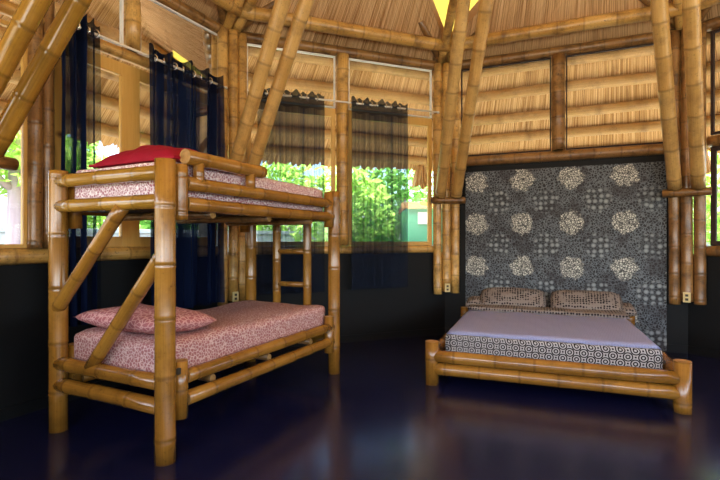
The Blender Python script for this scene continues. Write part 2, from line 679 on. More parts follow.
# ground outside
bm = bmesh.new()
bmesh.ops.create_grid(bm, x_segments=40, y_segments=40, size=40)
for v in bm.verts:
    v.co.z = -0.14 + 0.03 * noise.noise(v.co * 0.3)
tag(mesh('ground', bm, 'ground'), 'sunlit sandy ground around the hut', None, None, 'structure')


# black lower walls
def wall(name, W, h, label, thick=0.11):
    bm = bmesh.new()
    bx(bm, -0.22 if W is WL else -0.02, W.L + 0.02, -thick, 0.0, 0.0, h, W.M, 0)
    return tag(mesh(name, bm, 'black'), label, None, None, 'structure')


wall('wall_left', WL, 1.12, 'black painted low wall under the left windows')
wall('wall_middle', WM, 1.12, 'black painted low wall under the middle windows')
wall('wall_right', WR, 2.27, 'tall black painted wall behind the double bed')
wall('wall_far_right', WF, 1.12, 'black painted low wall at the right edge')
for i in range(4, NC):
    wall('wall_rear', Wall(i, (i + 1) % NC), 1.12, 'black painted low wall behind the camera')

for W, nm in ((WL, 'left'), (WM, 'middle'), (WR, 'right'), (WF, 'far_right')):
    bm = bmesh.new()
    bx(bm, 0.0, W.L, 0.0, 0.012, 0.0, 0.09, W.M, 0)
    tag(mesh('baseboard_' + nm, bm, 'black'), None, None, None, 'structure')


# ------------------------------------------------------------------ roof
def roofz(k):
    return ZA - (ZA - ZW) * k


def segpt(i, s, k, dz=0.0):
    """point on roof segment i, s in 0..1 along the wall, k = 1 at the wall line and 0 at the apex"""
    a, b = C[i], C[(i + 1) % NC]
    q = CTR + (a.lerp(b, s) - CTR) * k
    return Vector((q.x, q.y, roofz(k) + dz))


def gap(k, i=2):
    if i != 2 or k < 0.775:
        return 0.0
    return max(0.0, min(0.36, (0.955 - k) * 3.0))


bm = bmesh.new()
uvl = bm.loops.layers.uv.verify()
KS = [1.53, 1.44, 1.36, 1.30, 1.22, 1.14, 1.07, 1.0, 0.955, 0.92, 0.88, 0.835, 0.78, 0.765, 0.70, 0.62, 0.52, 0.42, 0.30, 0.18, 0.01]
for i in range(NC):
    a, b = C[i], C[(i + 1) % NC]
    Lw = (b - a).length
    NU = 130 if i in (0, 1, 2, 3) else 30
    jit = [random.uniform(-1, 1) for _ in range(NU + 1)]
    rows = []
    for jk, k in enumerate(KS):
        g, g_ = gap(k, i) / (Lw * k), gap(k, (i + 1) % NC) / (Lw * k)
        row = []
        for c_ in range(NU + 1):
            s = g + (1 - g - g_) * c_ / NU
            edge = 0 < c_ < NU
            kk = k
            if jk == 0 and edge:
                kk = k + 0.014 * jit[c_] + 0.012 * random.uniform(-1, 1)
            dz = (0.004 * jit[c_] + 0.0015 * random.uniform(-1, 1)) if edge else 0.0
            row.append((bm.verts.new(segpt(i, s, kk, dz)), s * Lw, k))
        rows.append(row)
    for r0, r1 in zip(rows, rows[1:]):
        for c_ in range(NU):
            q = (r0[c_], r0[c_ + 1], r1[c_ + 1], r1[c_])
            f = bm.faces.new([x[0] for x in q])
            for lp, x in zip(f.loops, q):
                lp[uvl].uv = (x[1] + i * 5.3, x[2] * 4.0 + i)
    # upper skin closes the thatch, 12 cm thick, so the roof has real depth
    for k0, k1 in ((1.47, 1.0), (1.0, 0.955), (0.955, 0.835), (0.835, 0.78), (0.78, 0.76), (0.76, 0.18), (0.18, 0.01)):
        i2 = (i + 1) % NC
        g0, g1, h0, h1 = gap(k0, i) / (Lw * k0), gap(k1, i) / (Lw * k1), gap(k0, i2) / (Lw * k0), gap(k1, i2) / (Lw * k1)
        f = bm.faces.new([bm.verts.new(segpt(i, s, k, 0.13)) for s, k in ((g0, k0), (1 - h0, k0), (1 - h1, k1), (g1, k1))])
roof = tag(mesh('ceiling', bm, 'thatch'), 'conical reed thatch roof on bamboo purlins', None, None, 'structure')

for i in range(NC):
    # translucent yellow strip over the open hip
    bm = bmesh.new()
    hd = (C[i] - CTR)
    tg = Vector((-hd.y, hd.x, 0)).normalized()
    rr = []
    for k in (0.97, 0.94, 0.91, 0.88, 0.84, 0.81, 0.78, 0.75):
        g = gap(max(k, 0.78)) + 0.07
        base = CTR + hd * k
        for sgn in (-1, 0, 1):
            rr.append(bm.verts.new((base.x + tg.x * g * sgn, base.y + tg.y * g * sgn, roofz(k) + 0.145 - 0.01 * abs(sgn))))
    for k in range(7):
        for c_ in range(2):
            bm.faces.new((rr[k * 3 + c_], rr[k * 3 + c_ + 1], rr[k * 3 + c_ + 4], rr[k * 3 + c_ + 3]))
    if i == 2:
        tag(mesh('skylight_strip', bm, 'yellow', roof), 'yellow translucent strip between the thatch faces')
    # hip rafter and short struts beside the gap
    def hp(k, off, dz):
        q = CTR + hd * k + tg * off
        return Vector((q.x, q.y, roofz(k) + dz))
    bamboo('hip_rafter', hp(1.0, -0.06, -0.09), hp(0.3, -0.06, -0.09), 0.055, 'bamboo', roof)
    bamboo('hip_rafter', hp(1.0, 0.06, -0.09), hp(0.3, 0.06, -0.09), 0.055, 'bamboo', roof)
    for sg in (-1, 1):
        bamboo('jack_rafter', hp(0.985, sg * 0.08, -0.06), hp(0.86, sg * 0.42, -0.05), 0.045, 'bamboo_dark', roof)

for i in (0, 1, 2, 3):
    hd = C[i] - CTR
    e = CTR + hd * 1.50
    bm = bmesh.new()
    uvl = bm.loops.layers.uv.verify()
    rr = []
    for j in range(7):
        f_ = j / 6
        rad_ = 0.07 + 0.10 * f_ ** 0.7
        rr.append([bm.verts.new((e.x + math.cos(a * 0.2244) * rad_ * (1 + 0.15 * math.sin(a * 3.7)), e.y + math.sin(a * 0.2244) * rad_ * (1 + 0.15 * math.sin(a * 2.3)), roofz(1.45) - 0.06 - 0.40 * f_ + (random.uniform(-0.06, 0.06) if j == 6 else 0))) for a in range(28)])
    for j in range(6):
        for a in range(28):
            f = bm.faces.new((rr[j][a], rr[j + 1][a], rr[j + 1][(a + 1) % 28], rr[j][(a + 1) % 28]))
            for lp, (uu, vv) in zip(f.loops, ((a, j), (a, j + 1), (a + 1, j + 1), (a + 1, j))):
                lp[uvl].uv = (uu * 0.05, vv * 0.3)
    bm.faces.new(rr[0])
    mesh('hip_bundle', bm, 'thatch', roof)

for i in range(NC):
    vis = i in (0, 1, 2, 3)
    a, b = C[i], C[(i + 1) % NC]
    ap = ((a + b) / 2 - CTR).length
    ds = (0.17, 0.55, 0.94, 1.33, 1.72) if vis else (1.72,)
    for d in ds:
        k = 1 + d / ap
        bamboo('purlin', segpt(i, 0.0, k, -0.075), segpt(i, 1.0, k, -0.075), 0.070, 'purlin', roof, bow=0.015, seg=12, node=1.4)
    k = 1 - 0.25 / ap
    bamboo('inner_purlin', segpt(i, 0.0, k, -0.07), segpt(i, 1.0, k, -0.07), 0.075, 'bamboo', roof, bow=0.01)

# top beams over the walls
for i, (W, lab) in enumerate(((WL, 'dark bamboo beam over the left windows'), (WM, 'dark bamboo beam over the middle windows'), (WR, 'dark bamboo beam over the double bed wall'), (WF, 'dark bamboo beam at the right edge'))):
    o = bamboo('trim_%d' % (i + 1), W.p(-0.2 if W is WL else -0.02, 0.0, 3.62), W.p(W.L + 0.02, 0.0, 3.62), 0.062, 'bamboo_dark', None, bow=0.006)
    tag(o, lab, None, None, 'structure')
for i in range(4, NC):
    W = Wall(i, (i + 1) % NC)
    tag(bamboo('trim_%d' % (i + 1), W.p(0, 0, 3.62), W.p(W.L, 0, 3.62), 0.062, 'bamboo_dark'), None, None, None, 'structure')

# sill poles
tag(bamboo('trim_10', WL.p(-0.10, 0.0, 1.16), WL.p(WL.L - 0.14, 0.0, 1.16), 0.06, 'bamboo', bow=0.004), 'bamboo sill pole under the left windows', None, None, 'structure')
tag(bamboo('trim_11', WM.p(0.14, 0.0, 1.16), WM.p(WM.L - 0.14, 0.0, 1.16), 0.05, 'bamboo', bow=0.004), 'bamboo sill pole under the middle windows', None, None, 'structure')
tag(bamboo('trim_12', WR.p(0.12, 0.0, 2.325), WR.p(WR.L - 0.12, 0.0, 2.325), 0.065, 'bamboo_dark', bow=0.004), 'brown bamboo rail above the wallpaper', None, None, 'structure')
tag(bamboo('trim_13', WF.p(0.12, 0.0, 1.16), WF.p(WF.L - 0.12, 0.0, 1.16), 0.06, 'bamboo_dark', bow=0.004), 'bamboo sill pole at the right edge', None, None, 'structure')
tag(bamboo('trim_14', WL.p(-0.10, 0.0, 2.93), WL.p(WL.L - 0.14, 0.0, 2.93), 0.052, 'bamboo', bow=0.004), 'bamboo rail between upper and lower left windows', None, None, 'structure')
tag(bamboo('trim_15', WF.p(0.2, 0.0, 2.35), WF.p(WF.L - 0.12, 0.0, 2.35), 0.06, 'bamboo_dark', bow=0.004), 'dark rail across the window at the right edge', None, None, 'structure')


# ------------------------------------------------------------------ windows
WN = [0]


def window(W, t0, t1, z0, z1, st=0.06, sash=(), pane_mat='glass', label=None, frame='pine', head=None, dep=0.02):
    WN[0] += 1
    root = bpy.data.objects.new('window_%d' % WN[0], None)
    COL.objects.link(root)
    tag(root, label, None, None, 'structure')
    if st:
        bm = bmesh.new()
        hd = head or st
        bx(bm, t0, t0 + st, -dep, dep, z0, z1, W.M, 0.004)
        bx(bm, t1 - st, t1, -dep, dep, z0, z1, W.M, 0.004)
        bx(bm, t0 + st, t1 - st, -dep, dep, z1 - hd, z1, W.M, 0.004)
        bx(bm, t0 + st, t1 - st, -dep, dep, z0, z0 + st, W.M, 0.004)
        mesh('window_frame', bm, frame, root)
    bm = bmesh.new()
    bx(bm, t0 + st * 0.9, t1 - st * 0.9, -0.003, 0.003, z0 + st * 0.9, z1 - (head or st) * 0.9, W.M)
    mesh('pane', bm, pane_mat, root)
    return root


window(WL, -0.08, 0.23, 1.22, 2.83, 0.03, label='narrow sidelight at the left edge')
window(WL, 0.40, 1.07, 1.22, 2.84, 0.09, label='pine framed window behind the left navy curtain', head=0.11)
window(WL, 1.07, 2.12, 1.22, 2.84, 0.09, label='pine framed window behind the second navy curtain', head=0.11)
window(WL, 0.40, 1.00, 2.99, 3.55, 0.015, label='upper pane over the left window', frame='white')
window(WL, 1.16, 2.16, 2.99, 3.55, 0.015, label='upper pane beside the left corner column', frame='white')
window(WM, 0.20, 1.27, 1.21, 2.90, 0.05, label='pine framed window behind the first sheer curtain', head=0.10)
window(WM, 1.44, 2.62, 1.21, 2.90, 0.05, label='pine framed window behind the second sheer curtain', head=0.10)
window(WM, 0.20, 1.27, 2.91, 3.55, 0.015, label='upper pane over the first sheer curtain', frame='white')
window(WM, 1.44, 2.62, 2.91, 3.55, 0.015, label='upper pane over the second sheer curtain', frame='white')
window(WR, 0.22, 1.33, 2.39, 3.55, 0.015, label='high pane over the left half of the wallpaper', frame='board')
window(WR, 1.50, 2.58, 2.39, 3.55, 0.015, label='high pane over the right half of the wallpaper', frame='board')
window(WF, 0.22, 2.5, 2.42, 3.55, 0.03, label='high pane at the right edge', frame='board')
window(WF, 0.22, 2.5, 1.22, 2.29, 0.05, label='low window at the right edge', frame='board')

# ------------------------------------------------------------------ corner columns, struts, wall posts
cl_txt = {0: 'honey bamboo column cluster cut by the left edge of the photo',
          1: 'honey bamboo column cluster in the corner behind the bunk bed',
          2: 'bamboo column cluster in the corner left of the floral wallpaper',
          3: 'brown bamboo column cluster in the corner right of the floral wallpaper'}
st_txt = {0: ('upper left slanting golden bamboo strut, farther left of the pair', 'slanting golden bamboo strut at left edge, right one of the pair'),
          1: ('slanting bamboo strut above the bunk bed, left one of the pair', 'slanting bamboo strut above the bunk bed, right one of the pair'),
          2: ('near-upright strut left of the wallpaper, left one of the pair', 'near-upright strut left of the wallpaper, right one of the pair'),
          3: ('strut right of the wallpaper, left one of the pair', 'strut right of the wallpaper, right one of the pair')}
for i in range(4):
    c_ = C[i]
    rad = (CTR - c_).normalized()
    tg = Vector((rad.y, -rad.x, 0))
    if tg.dot(WM.u) < 0 and i:
        tg = -tg
    if i == 0:
        tg = Vector((rad.y, -rad.x, 0))
    dk = 'bamboo_dark' if i == 3 else 'bamboo'
    root = thing('corner_column', cl_txt[i], 'column', (c_.x, c_.y, 0.575), 0, 'bamboo corner columns')
    org = Vector((c_.x, c_.y, 0.575))
    for off, inn, z0 in ((-0.115, 0.10, 0.56), (0.0, 0.115, 0.60), (0.115, 0.10, 0.575)):
        A = tg * off + rad * inn
        bamboo('pole', A + Vector((0, 0, z0 - 0.575)), A + Vector((0, 0, 3.62 - 0.575)), 0.057, dk, root, bow=0.006)
    T = rad * 0.215 + Vector((0, 0, 1.80 - 0.575))
    bamboo('tie_pole', T - tg * 0.22, T + tg * 0.22, 0.045, 'bamboo_dark', root, node=0.22)
    for sg in (-1, 1):
        q = 0 if sg < 0 else 1
        A = c_ + rad * 0.23 + tg * (0.105 * sg) + Vector((-0.04 if i == 0 else 0, 0, 1.86))
        B = c_ + rad * 2.6 + tg * (0.115 * sg) + Vector((-0.04 if i == 0 else 0, 0, 1.86 + 1.30 * 2.4))
        sm = 'bamboo_gold' if i == 0 else 'bamboo_strut'
        o = bamboo('roof_strut', A, B, 0.062 if i == 0 else 0.068, sm, None, node=0.33, bow=0.02)
        place(o, A)
        tag(o, st_txt[i][q], 'bamboo strut', 'slanting roof struts', 'thing')
    # outlet on the foot of the middle pole
    if i:
        P = c_ + rad * 0.174 + tg * 0.0 + Vector((0, 0, 0.65))
        rzz = math.atan2(rad.y, rad.x) + math.pi / 2
        ot = thing('power_outlet', {1: 'ivory power outlet on the column behind the bunk bed',
                                    2: 'ivory power outlet on the column left of the wallpaper',
                                    3: 'ivory power outlet on the column right of the wallpaper'}[i], 'outlet', P, rzz, 'power outlets on the columns')
        bm = bmesh.new()
        bx(bm, -0.035, 0.035, -0.012, 0.004, -0.055, 0.055, None, 0.004)
        mesh('cover_plate', bm, 'ivory', ot)
        for z in (-0.022, 0.022):
            bm = bmesh.new()
            bx(bm, -0.014, 0.014, -0.016, -0.011, z - 0.013, z + 0.013, None, 0.002)
            mesh('socket', bm, 'socket', ot)


def post(W, t, n, z0, z1, r, mat, label):
    o = bamboo('wall_post', W.p(t, n, z0), W.p(t, n, z1), r, mat, None, bow=0.006)
    place(o, W.p(t, n, z0))
    return tag(o, label, 'post', 'bamboo wall posts', 'thing')


post(WL, 0.27, 0.03, 1.22, 3.56, 0.05, 'bamboo_dark', 'brown bamboo wall post at the left edge beside the narrow sidelight')
post(WL, 0.365, 0.03, 1.22, 3.56, 0.045, 'bamboo_dark', 'brown bamboo wall post touching the leftmost navy curtain')
post(WL, 1.08, 0.03, 2.98, 3.56, 0.065, 'bamboo', 'short speckled bamboo post over the left windows')
post(WM, 1.355, 0.05, 1.21, 3.56, 0.075, 'bamboo', 'speckled bamboo wall post between the two sheer curtains')
post(WR, 1.415, 0.03, 2.39, 3.56, 0.078, 'bamboo_dark', 'brown bamboo post standing on the rail above the wallpaper')


# ------------------------------------------------------------------ curtains and rods
def rod(W, t0, t1, z, label):
    root = thing('curtain_rod', label, 'curtain rod', W.p(t0, 0.16, z), W.rz)
    mesh('pole', tube_bm((0, 0, 0), (t1 - t0, 0, 0), 0.011), 'rod', root)
    for x in (0.03, t1 - t0 - 0.03):
        bm = tube_bm((x, 0, 0), (x, 0.13, 0), 0.008)
        mesh('bracket', bm, 'rod', root)
    for x in (-0.012, t1 - t0 + 0.012):
        bm = bmesh.new()
        bmesh.ops.create_uvsphere(bm, u_segments=12, v_segments=8, radius=0.018, matrix=Matrix.Translation((x, 0, 0)))
        mesh('finial', bm, 'rod', root)


rod(WL, 0.46, 2.10, 2.93, 'white curtain rod over the left windows')
rod(WM, 0.22, 2.62, 2.95, 'white curtain rod over the middle windows')


def curtain(W, t0, t1, z0, z1, folds, amp, mat, label, rodz, ph=0.0, narrow=0.0):
    root = thing('curtain', label, 'curtain', W.p(t0, 0.16, z0), W.rz, 'window curtains')
    Wd, H = t1 - t0, z1 - z0
    bm = bmesh.new()
    uvl = bm.loops.layers.uv.verify()
    NX, NZ = folds * 14, 26
    g = []
    for j in range(NZ + 1):
        v = j / NZ
        row = []
        for i in range(NX + 1):
            u = i / NX
            tt = 0.5 + (u - 0.5) * (1 - narrow * math.sin(math.pi * min(1, (1 - v) * 1.1)) * 0.5)
            a = amp * (0.75 + 0.35 * (1 - v)) * (1 + 0.35 * noise.noise(Vector((u * folds * 0.9, v * 1.3, ph))))
            x = tt * Wd + 0.012 * noise.noise(Vector((u * folds, v * 3, ph + 4)))
            y = a * math.sin(2 * math.pi * folds * u + ph + 0.5 * noise.noise(Vector((u * 3, v * 2.0, ph)))) + 0.02 * noise.noise(Vector((u * 4, v * 2, ph + 9)))
            zz = v * H + (0.018 * math.cos(4 * math.pi * folds * u + 2 * ph + 3.14) if j == NZ else 0)
            row.append((bm.verts.new((x, -y * (1 if v < 0.96 else 0.9), zz)), u, v))
        g.append(row)
    for r0, r1 in zip(g, g[1:]):
        for i in range(NX):
            q = (r0[i], r0[i + 1], r1[i + 1], r1[i])
            f = bm.faces.new([x[0] for x in q])
            f.smooth = True
            for lp, x in zip(f.loops, q):
                lp[uvl].uv = (x[1] * Wd, x[2])
    mesh('fabric', bm, mat, root)
    for k in range(folds * 2):
        u = (k * 0.5 + 0.0) / folds - ph / (2 * math.pi * folds)
        if 0.02 < u < 0.98:
            bm = bmesh.new()
            Mx = Matrix.Translation((u * Wd, 0, rodz - z0)) @ Matrix.Rotation(R(90 + (35 if k % 2 else -35)), 4, 'Z') @ Matrix.Rotation(R(90), 4, 'X')
            torus_bm(bm, Mx, 0.032, 0.008)
            mesh('eyelet', bm, 'chrome', root)
    return root


curtain(WL, 0.37, 0.69, 0.62, 3.02, 4, 0.055, 'navy', 'navy curtain at far left, above the head end of the bunk bed', 2.93, 0.4)
curtain(WL, 1.12, 2.02, 0.62, 3.02, 4, 0.07, 'navy', 'navy curtain bunched beside the corner column behind the bunk bed', 2.93, 1.1)
curtain(WM, 0.30, 1.09, 0.66, 3.01, 4, 0.045, 'sheer', 'sheer dark curtain left of the speckled post, behind the bunk bed', 2.95, 0.2)
curtain(WM, 1.42, 2.18, 0.68, 3.01, 4, 0.045, 'sheer', 'sheer dark curtain right of the speckled post', 2.95, 0.9)

# ------------------------------------------------------------------ wallpaper panel
bm = bmesh.new()
uvl = bm.loops.layers.uv.verify()
vs = bx(bm, 0.28, 2.55, 0.002, 0.016, 0.012, 2.18, WR.M)
for f in bm.faces:
    for lp in f.loops:
        q = WR.M.inverted() @ lp.vert.co
        lp[uvl].uv = (q.x, q.z)
o = mesh('wallpaper_panel', bm, 'wallpaper')
place(o, WR.p(1.4, 0.008, 0.012), WR.rz)
tag(o, 'grey floral wallpaper panel with pale blossoms behind the double bed', 'wallpaper', None, 'thing')

# ------------------------------------------------------------------ bunk bed
LB, WB = 1.983, 1.01
BZ = math.atan2(1.78, 0.874)
BO = (-1.124, 2.66, 0.0)
bunk = thing('bunk_bed', 'varnished bamboo bunk bed standing by the left windows', 'bunk bed', BO, BZ)
PH = 1.745


def bb(name, A, B, r, mat='bamboo_bed', parent=None, **kw):
    return bamboo(name, A, B, r, mat, parent or bunk, hollow=False, **kw)


for x, y in ((0, 0), (LB, 0), (0, WB), (LB, WB)):
    bb('post', (x, y, 0), (x, y, PH), 0.058, node=0.36)
# short spacer stubs beside the posts carrying the rail ends
for x in (0.108, LB - 0.10):
    bb('stub_post', (x, 0, 1.40), (x, 0, 1.73), 0.046, node=0.25)
    bb('stub_post', (x, 0, 0.22), (x, 0, 0.56), 0.046, node=0.25)
    bb('stub_post', (x, WB, 1.36), (x, WB, 1.70), 0.046, node=0.25)
    bb('stub_post', (x, WB, 0.22), (x, WB, 0.56), 0.046, node=0.25)
# long rails
for y in (0, WB):
    for z in (1.625, 1.50, 0.455, 0.32):
        bb('side_rail', (0.15, y, z), (LB - 0.06, y, z), 0.044, node=0.30, bow=0.006)
# end rails
for x in (0, LB):
    for z in (1.672, 1.505, 0.455, 0.312):
        if x and z in (1.672,):
            z = 1.64
        bb('end_rail', (x - 0.005, 0.035, z), (x - 0.005, WB + 0.0, z), 0.044 if z > 1 else 0.047, 'bamboo_gold' if z > 1 else 'bamboo_bed', node=0.30, bow=0.004)
# diagonal braces at the near end
bb('diagonal_brace', (-0.012, WB - 0.0, 0.81), (-0.012, WB - 0.66, 1.485), 0.043, node=0.26)
bb('diagonal_brace', (-0.012, WB - 0.36, 0.47), (-0.012, 0.0, 1.205), 0.042, node=0.26)
# guard rail on two pegs
bb('guard_rail', (0.14, -0.005, 1.785), (0.885, -0.005, 1.785), 0.046, node=0.27)
for x in (0.25, 0.745):
    bb('guard_peg', (x, -0.005, 1.62), (x, -0.005, 1.775), 0.036, node=0.5)
# ladder at the far end
lad = bpy.data.objects.new('ladder', None)
COL.objects.link(lad)
lad.parent = bunk
for y in (WB * 0.70, WB * 0.33):
    bb('stile', (LB + 0.045, y, 0.30), (LB + 0.045, y, 1.66), 0.042, parent=lad, node=0.34)
for z in (0.50, 0.83, 1.165, 1.46):
    bb('rung', (LB + 0.045, WB * 0.70, z), (LB + 0.045, WB * 0.33, z), 0.027, parent=lad, node=0.2)
for z0 in (1.475, 0.40):
    bm = bmesh.new()
    bx(bm, 0.03, LB - 0.03, 0.03, WB - 0.03, z0, z0 + 0.03)
    mesh('mattress_base', bm, 'board', bunk)
    for x in (0.4, 1.0, 1.6):
        bb('base_slat', (x, 0.02, z0 - 0.028), (x, WB - 0.02, z0 - 0.028), 0.026, 'bamboo_dark', node=0.3)
bm = bmesh.new()
bx(bm, 0.035, 0.06, -0.062, -0.045, 0.50, 0.535, None, 0.002)
mesh('buckle', bm, 'socket', bunk)

MB = Matrix.Translation(BO) @ Matrix.Rotation(BZ, 4, 'Z')


def on_bunk(o, x, y, z):
    p = MB @ Vector((x, y, z))
    o.location = p
    o.rotation_euler = (0, 0, BZ)
    return o


um = mesh('mattress', roundbox_bm(1.86, 0.90, 0.26, 0.055, 20, 0.012, 2.0, 3.0), 'pink')
on_bunk(um, LB / 2 - 0.01, WB / 2, 1.505 + 0.133)
tag(um, 'white and pink printed mattress on the top bunk', 'mattress', 'bunk mattresses', 'thing')
lm = mesh('mattress', roundbox_bm(1.88, 0.93, 0.225, 0.06, 20, 0.016, 7.0, 2.4), 'rose')
on_bunk(lm, LB / 2, WB / 2 + 0.005, 0.43 + 0.12)
tag(lm, 'rose printed mattress on the bottom bunk', 'mattress', 'bunk mattresses', 'thing')
lp_ = mesh('pillow', pillow_bm(0.54, 0.90, 0.17, None, 3.0), 'rosepillow')
on_bunk(lp_, 0.33, 0.56, 0.735)
lp_.rotation_euler = (R(0), R(4), BZ)
tag(lp_, 'rose patterned pillow on the bottom bunk by the diagonal brace', 'pillow', None, 'thing')


def blanket_bm():
    bm = bmesh.new()
    nx, ny = 26, 34
    def h(u, v):
        e = (1 - abs(u) ** 3.0) * (1 - abs(v) ** 2.2)
        return max(0, e) ** 0.7
    g = []
    for s in (1, 0):
        lay = []
        for i in range(nx + 1):
            row = []
            for j in range(ny + 1):
                u, v = -1 + 2 * i / nx, -1 + 2 * j / ny
                z = 0.012 + (0.125 * h(u, v) * (1 + 0.25 * noise.noise(Vector((u * 1.7, v * 2.1, 5)))) + 0.012 * noise.noise(Vector((u * 5, v * 5, 1)))) * s
                if not s:
                    z = 0.0
                row.append(bm.verts.new((u * 0.27 * (1 + 0.05 * noise.noise(Vector((v * 3, 0, 2)))), v * 0.40, z)))
            lay.append(row)
        g.append(lay)
    for s, lay in enumerate(g):
        for i in range(nx):
            for j in range(ny):
                q = (lay[i][j], lay[i + 1][j], lay[i + 1][j + 1], lay[i][j + 1])
                f = bm.faces.new(q if s == 0 else q[::-1])
                f.smooth = True
    T, Bt = g
    for i in range(nx):
        for j in (0, ny):
            q = (T[i][j], Bt[i][j], Bt[i + 1][j], T[i + 1][j])
            bm.faces.new(q if j else q[::-1])
    for j in range(ny):
        for i in (0, nx):
            q = (T[i][j], T[i][j + 1], Bt[i][j + 1], Bt[i][j])
            bm.faces.new(q if i else q[::-1])
    bmesh.ops.recalc_face_normals(bm, faces=bm.faces[:])
    return bm


bk = mesh('pillow', blanket_bm(), 'crimson')
on_bunk(bk, 0.36, 0.43, 1.772)
tag(bk, 'crimson pillow lying on the top bunk mattress', 'pillow', None, 'thing')

# ------------------------------------------------------------------ double bed
DO, DZ, DL, DD = (0.64, 4.10, 0.0), R(-20.8), 1.883, 2.08
bed = thing('double_bed', 'low bamboo double bed against the floral wallpaper', 'bed', DO, DZ)


def db(name, A, B, r, mat='bamboo_bed', **kw):
    return bamboo(name, A, B, r, mat, bed, hollow=False, **kw)


for x, y in ((0, 0), (DL, 0), (0, DD), (DL, DD)):
    db('leg', (x, y, 0), (x, y, 0.38 if y == 0 else 0.40), 0.060, node=0.26)
for y in (0, DD):
    db('end_rail', (0.03, y, 0.252), (DL - 0.03, y, 0.252), 0.054, node=0.32, bow=0.004)
    db('end_rail', (0.03, y, 0.140), (DL - 0.03, y, 0.140), 0.054, node=0.34, bow=0.004)
for x in (0, DL):
    db('side_rail', (x, 0.03, 0.252), (x, DD - 0.03, 0.252), 0.052, node=0.32, bow=0.004)
    db('side_rail', (x, 0.03, 0.140), (x, DD - 0.03, 0.140), 0.052, node=0.32, bow=0.004)
bm = bmesh.new()
bx(bm, 0.05, DL - 0.05, 0.05, DD - 0.05, 0.17, 0.20)
mesh('mattress_base', bm, 'board', bed)

MD = Matrix.Translation(DO) @ Matrix.Rotation(DZ, 4, 'Z')


def on_bed(o, x, y, z, rx=0.0, rz=0.0):
    o.location = MD @ Vector((x, y, z))
    o.rotation_euler = (rx, 0, DZ + rz)
    return o


mat_ = thing('mattress', 'wide mattress in lavender sheet with black ring print side on the double bed', 'mattress', MD @ Vector((0.94, 1.06, 0.20)), DZ)
mesh('mattress_body', roundbox_bm(1.70, 1.94, 0.235, 0.04, 20, 0.004, 1.0, 3.0, Matrix.Translation((0, 0, 0.1225))), 'ring', mat_)
# thin fitted sheet over the top
bm = bmesh.new()
NX, NY = 44, 44
g = []
for i in range(NX + 1):
    row = []
    for j in range(NY + 1):
        u, v = -1 + 2 * i / NX, -1 + 2 * j / NY
        x, y = u * 0.835, v * 0.955
        z = 0.262 + 0.005 * noise.noise(Vector((x * 5, y * 5, 2))) + 0.010 * noise.noise(Vector((x * 9 + y * 2.5, y * 1.5, 7)))
        d = max(abs(x) - 0.80, abs(y) - 0.92, 0)
        row.append(bm.verts.new((x, y, z - d * d * 24)))
    g.append(row)
for i in range(NX):
    for j in range(NY):
        f = bm.faces.new((g[i][j], g[i + 1][j], g[i + 1][j + 1], g[i][j + 1]))
        f.smooth = True
bmesh.ops.solidify(bm, geom=bm.faces[:], thickness=0.006)
mesh('top_sheet', bm, 'sheet', mat_)
tag(mat_.children[-1], 'pale lavender sheet top')

fold = mesh('folded_sheet', roundbox_bm(1.66, 0.30, 0.05, 0.022, 16, 0.012, 4.0, 4.0), 'dots')
on_bed(fold, 0.95, 1.56, 0.478)
tag(fold, 'beige dotted sheet folded back below the two pillows', 'sheet', None, 'thing')
for x, lab, sd_ in ((0.60, 'beige dotted pillow on the double bed, left of the two', 1.0), (1.40, 'beige dotted pillow on the double bed, right of the two', 6.0)):
    p_ = mesh('pillow', pillow_bm(0.76, 0.38, 0.20, None, sd_), 'dots')
    on_bed(p_, x, 1.83, 0.555, R(34), R(2 if x < 1 else -3))
    tag(p_, lab, 'pillow', 'dotted bed pillows', 'thing')
cu = mesh('cushion', pillow_bm(0.22, 0.34, 0.12, None, 9.0), 'dots')
on_bed(cu, 0.16, 1.86, 0.50, R(8))
tag(cu, 'small beige dotted cushion in the left head corner of the double bed', 'cushion', 'small corner cushions', 'thing')
cu = mesh('cushion', pillow_bm(0.16, 0.34, 0.12, None, 12.0), 'dots')
on_bed(cu, 1.82, 1.84, 0.50, R(8))
tag(cu, 'small beige dotted cushion in the right head corner of the double bed', 'cushion', 'small corner cushions', 'thing')


# ------------------------------------------------------------------ garden outside
def leaves(n, cen, rad, size, seed):
    rnd = random.Random(seed)
    vs, fs = [], []
    for _ in range(n):
        while True:
            d = Vector((rnd.uniform(-1, 1), rnd.uniform(-1, 1), rnd.uniform(-1, 1)))
            if 0.25 < d.length < 1 and noise.noise(d * 2.2 + Vector((seed, 0, 0))) > -0.28:
                break
        p = Vector((cen[0] + d.x * rad[0], cen[1] + d.y * rad[1], cen[2] + d.z * rad[2]))
        a = Vector((rnd.gauss(0, 1), rnd.gauss(0, 1), rnd.gauss(0, 0.7))).normalized()
        b = a.orthogonal().normalized()
        b = (Matrix.Rotation(rnd.uniform(0, 6.28), 3, a) @ b)
        s = size * rnd.uniform(0.6, 1.4)
        k = len(vs)
        nrm = a.cross(b) * s * 0.12
        vs += [p - a * s, p + b * s * 0.42 + nrm, p + a * s, p - b * s * 0.42 + nrm]
        fs += [(k, k + 1, k + 2), (k, k + 2, k + 3)]
    return vs, fs


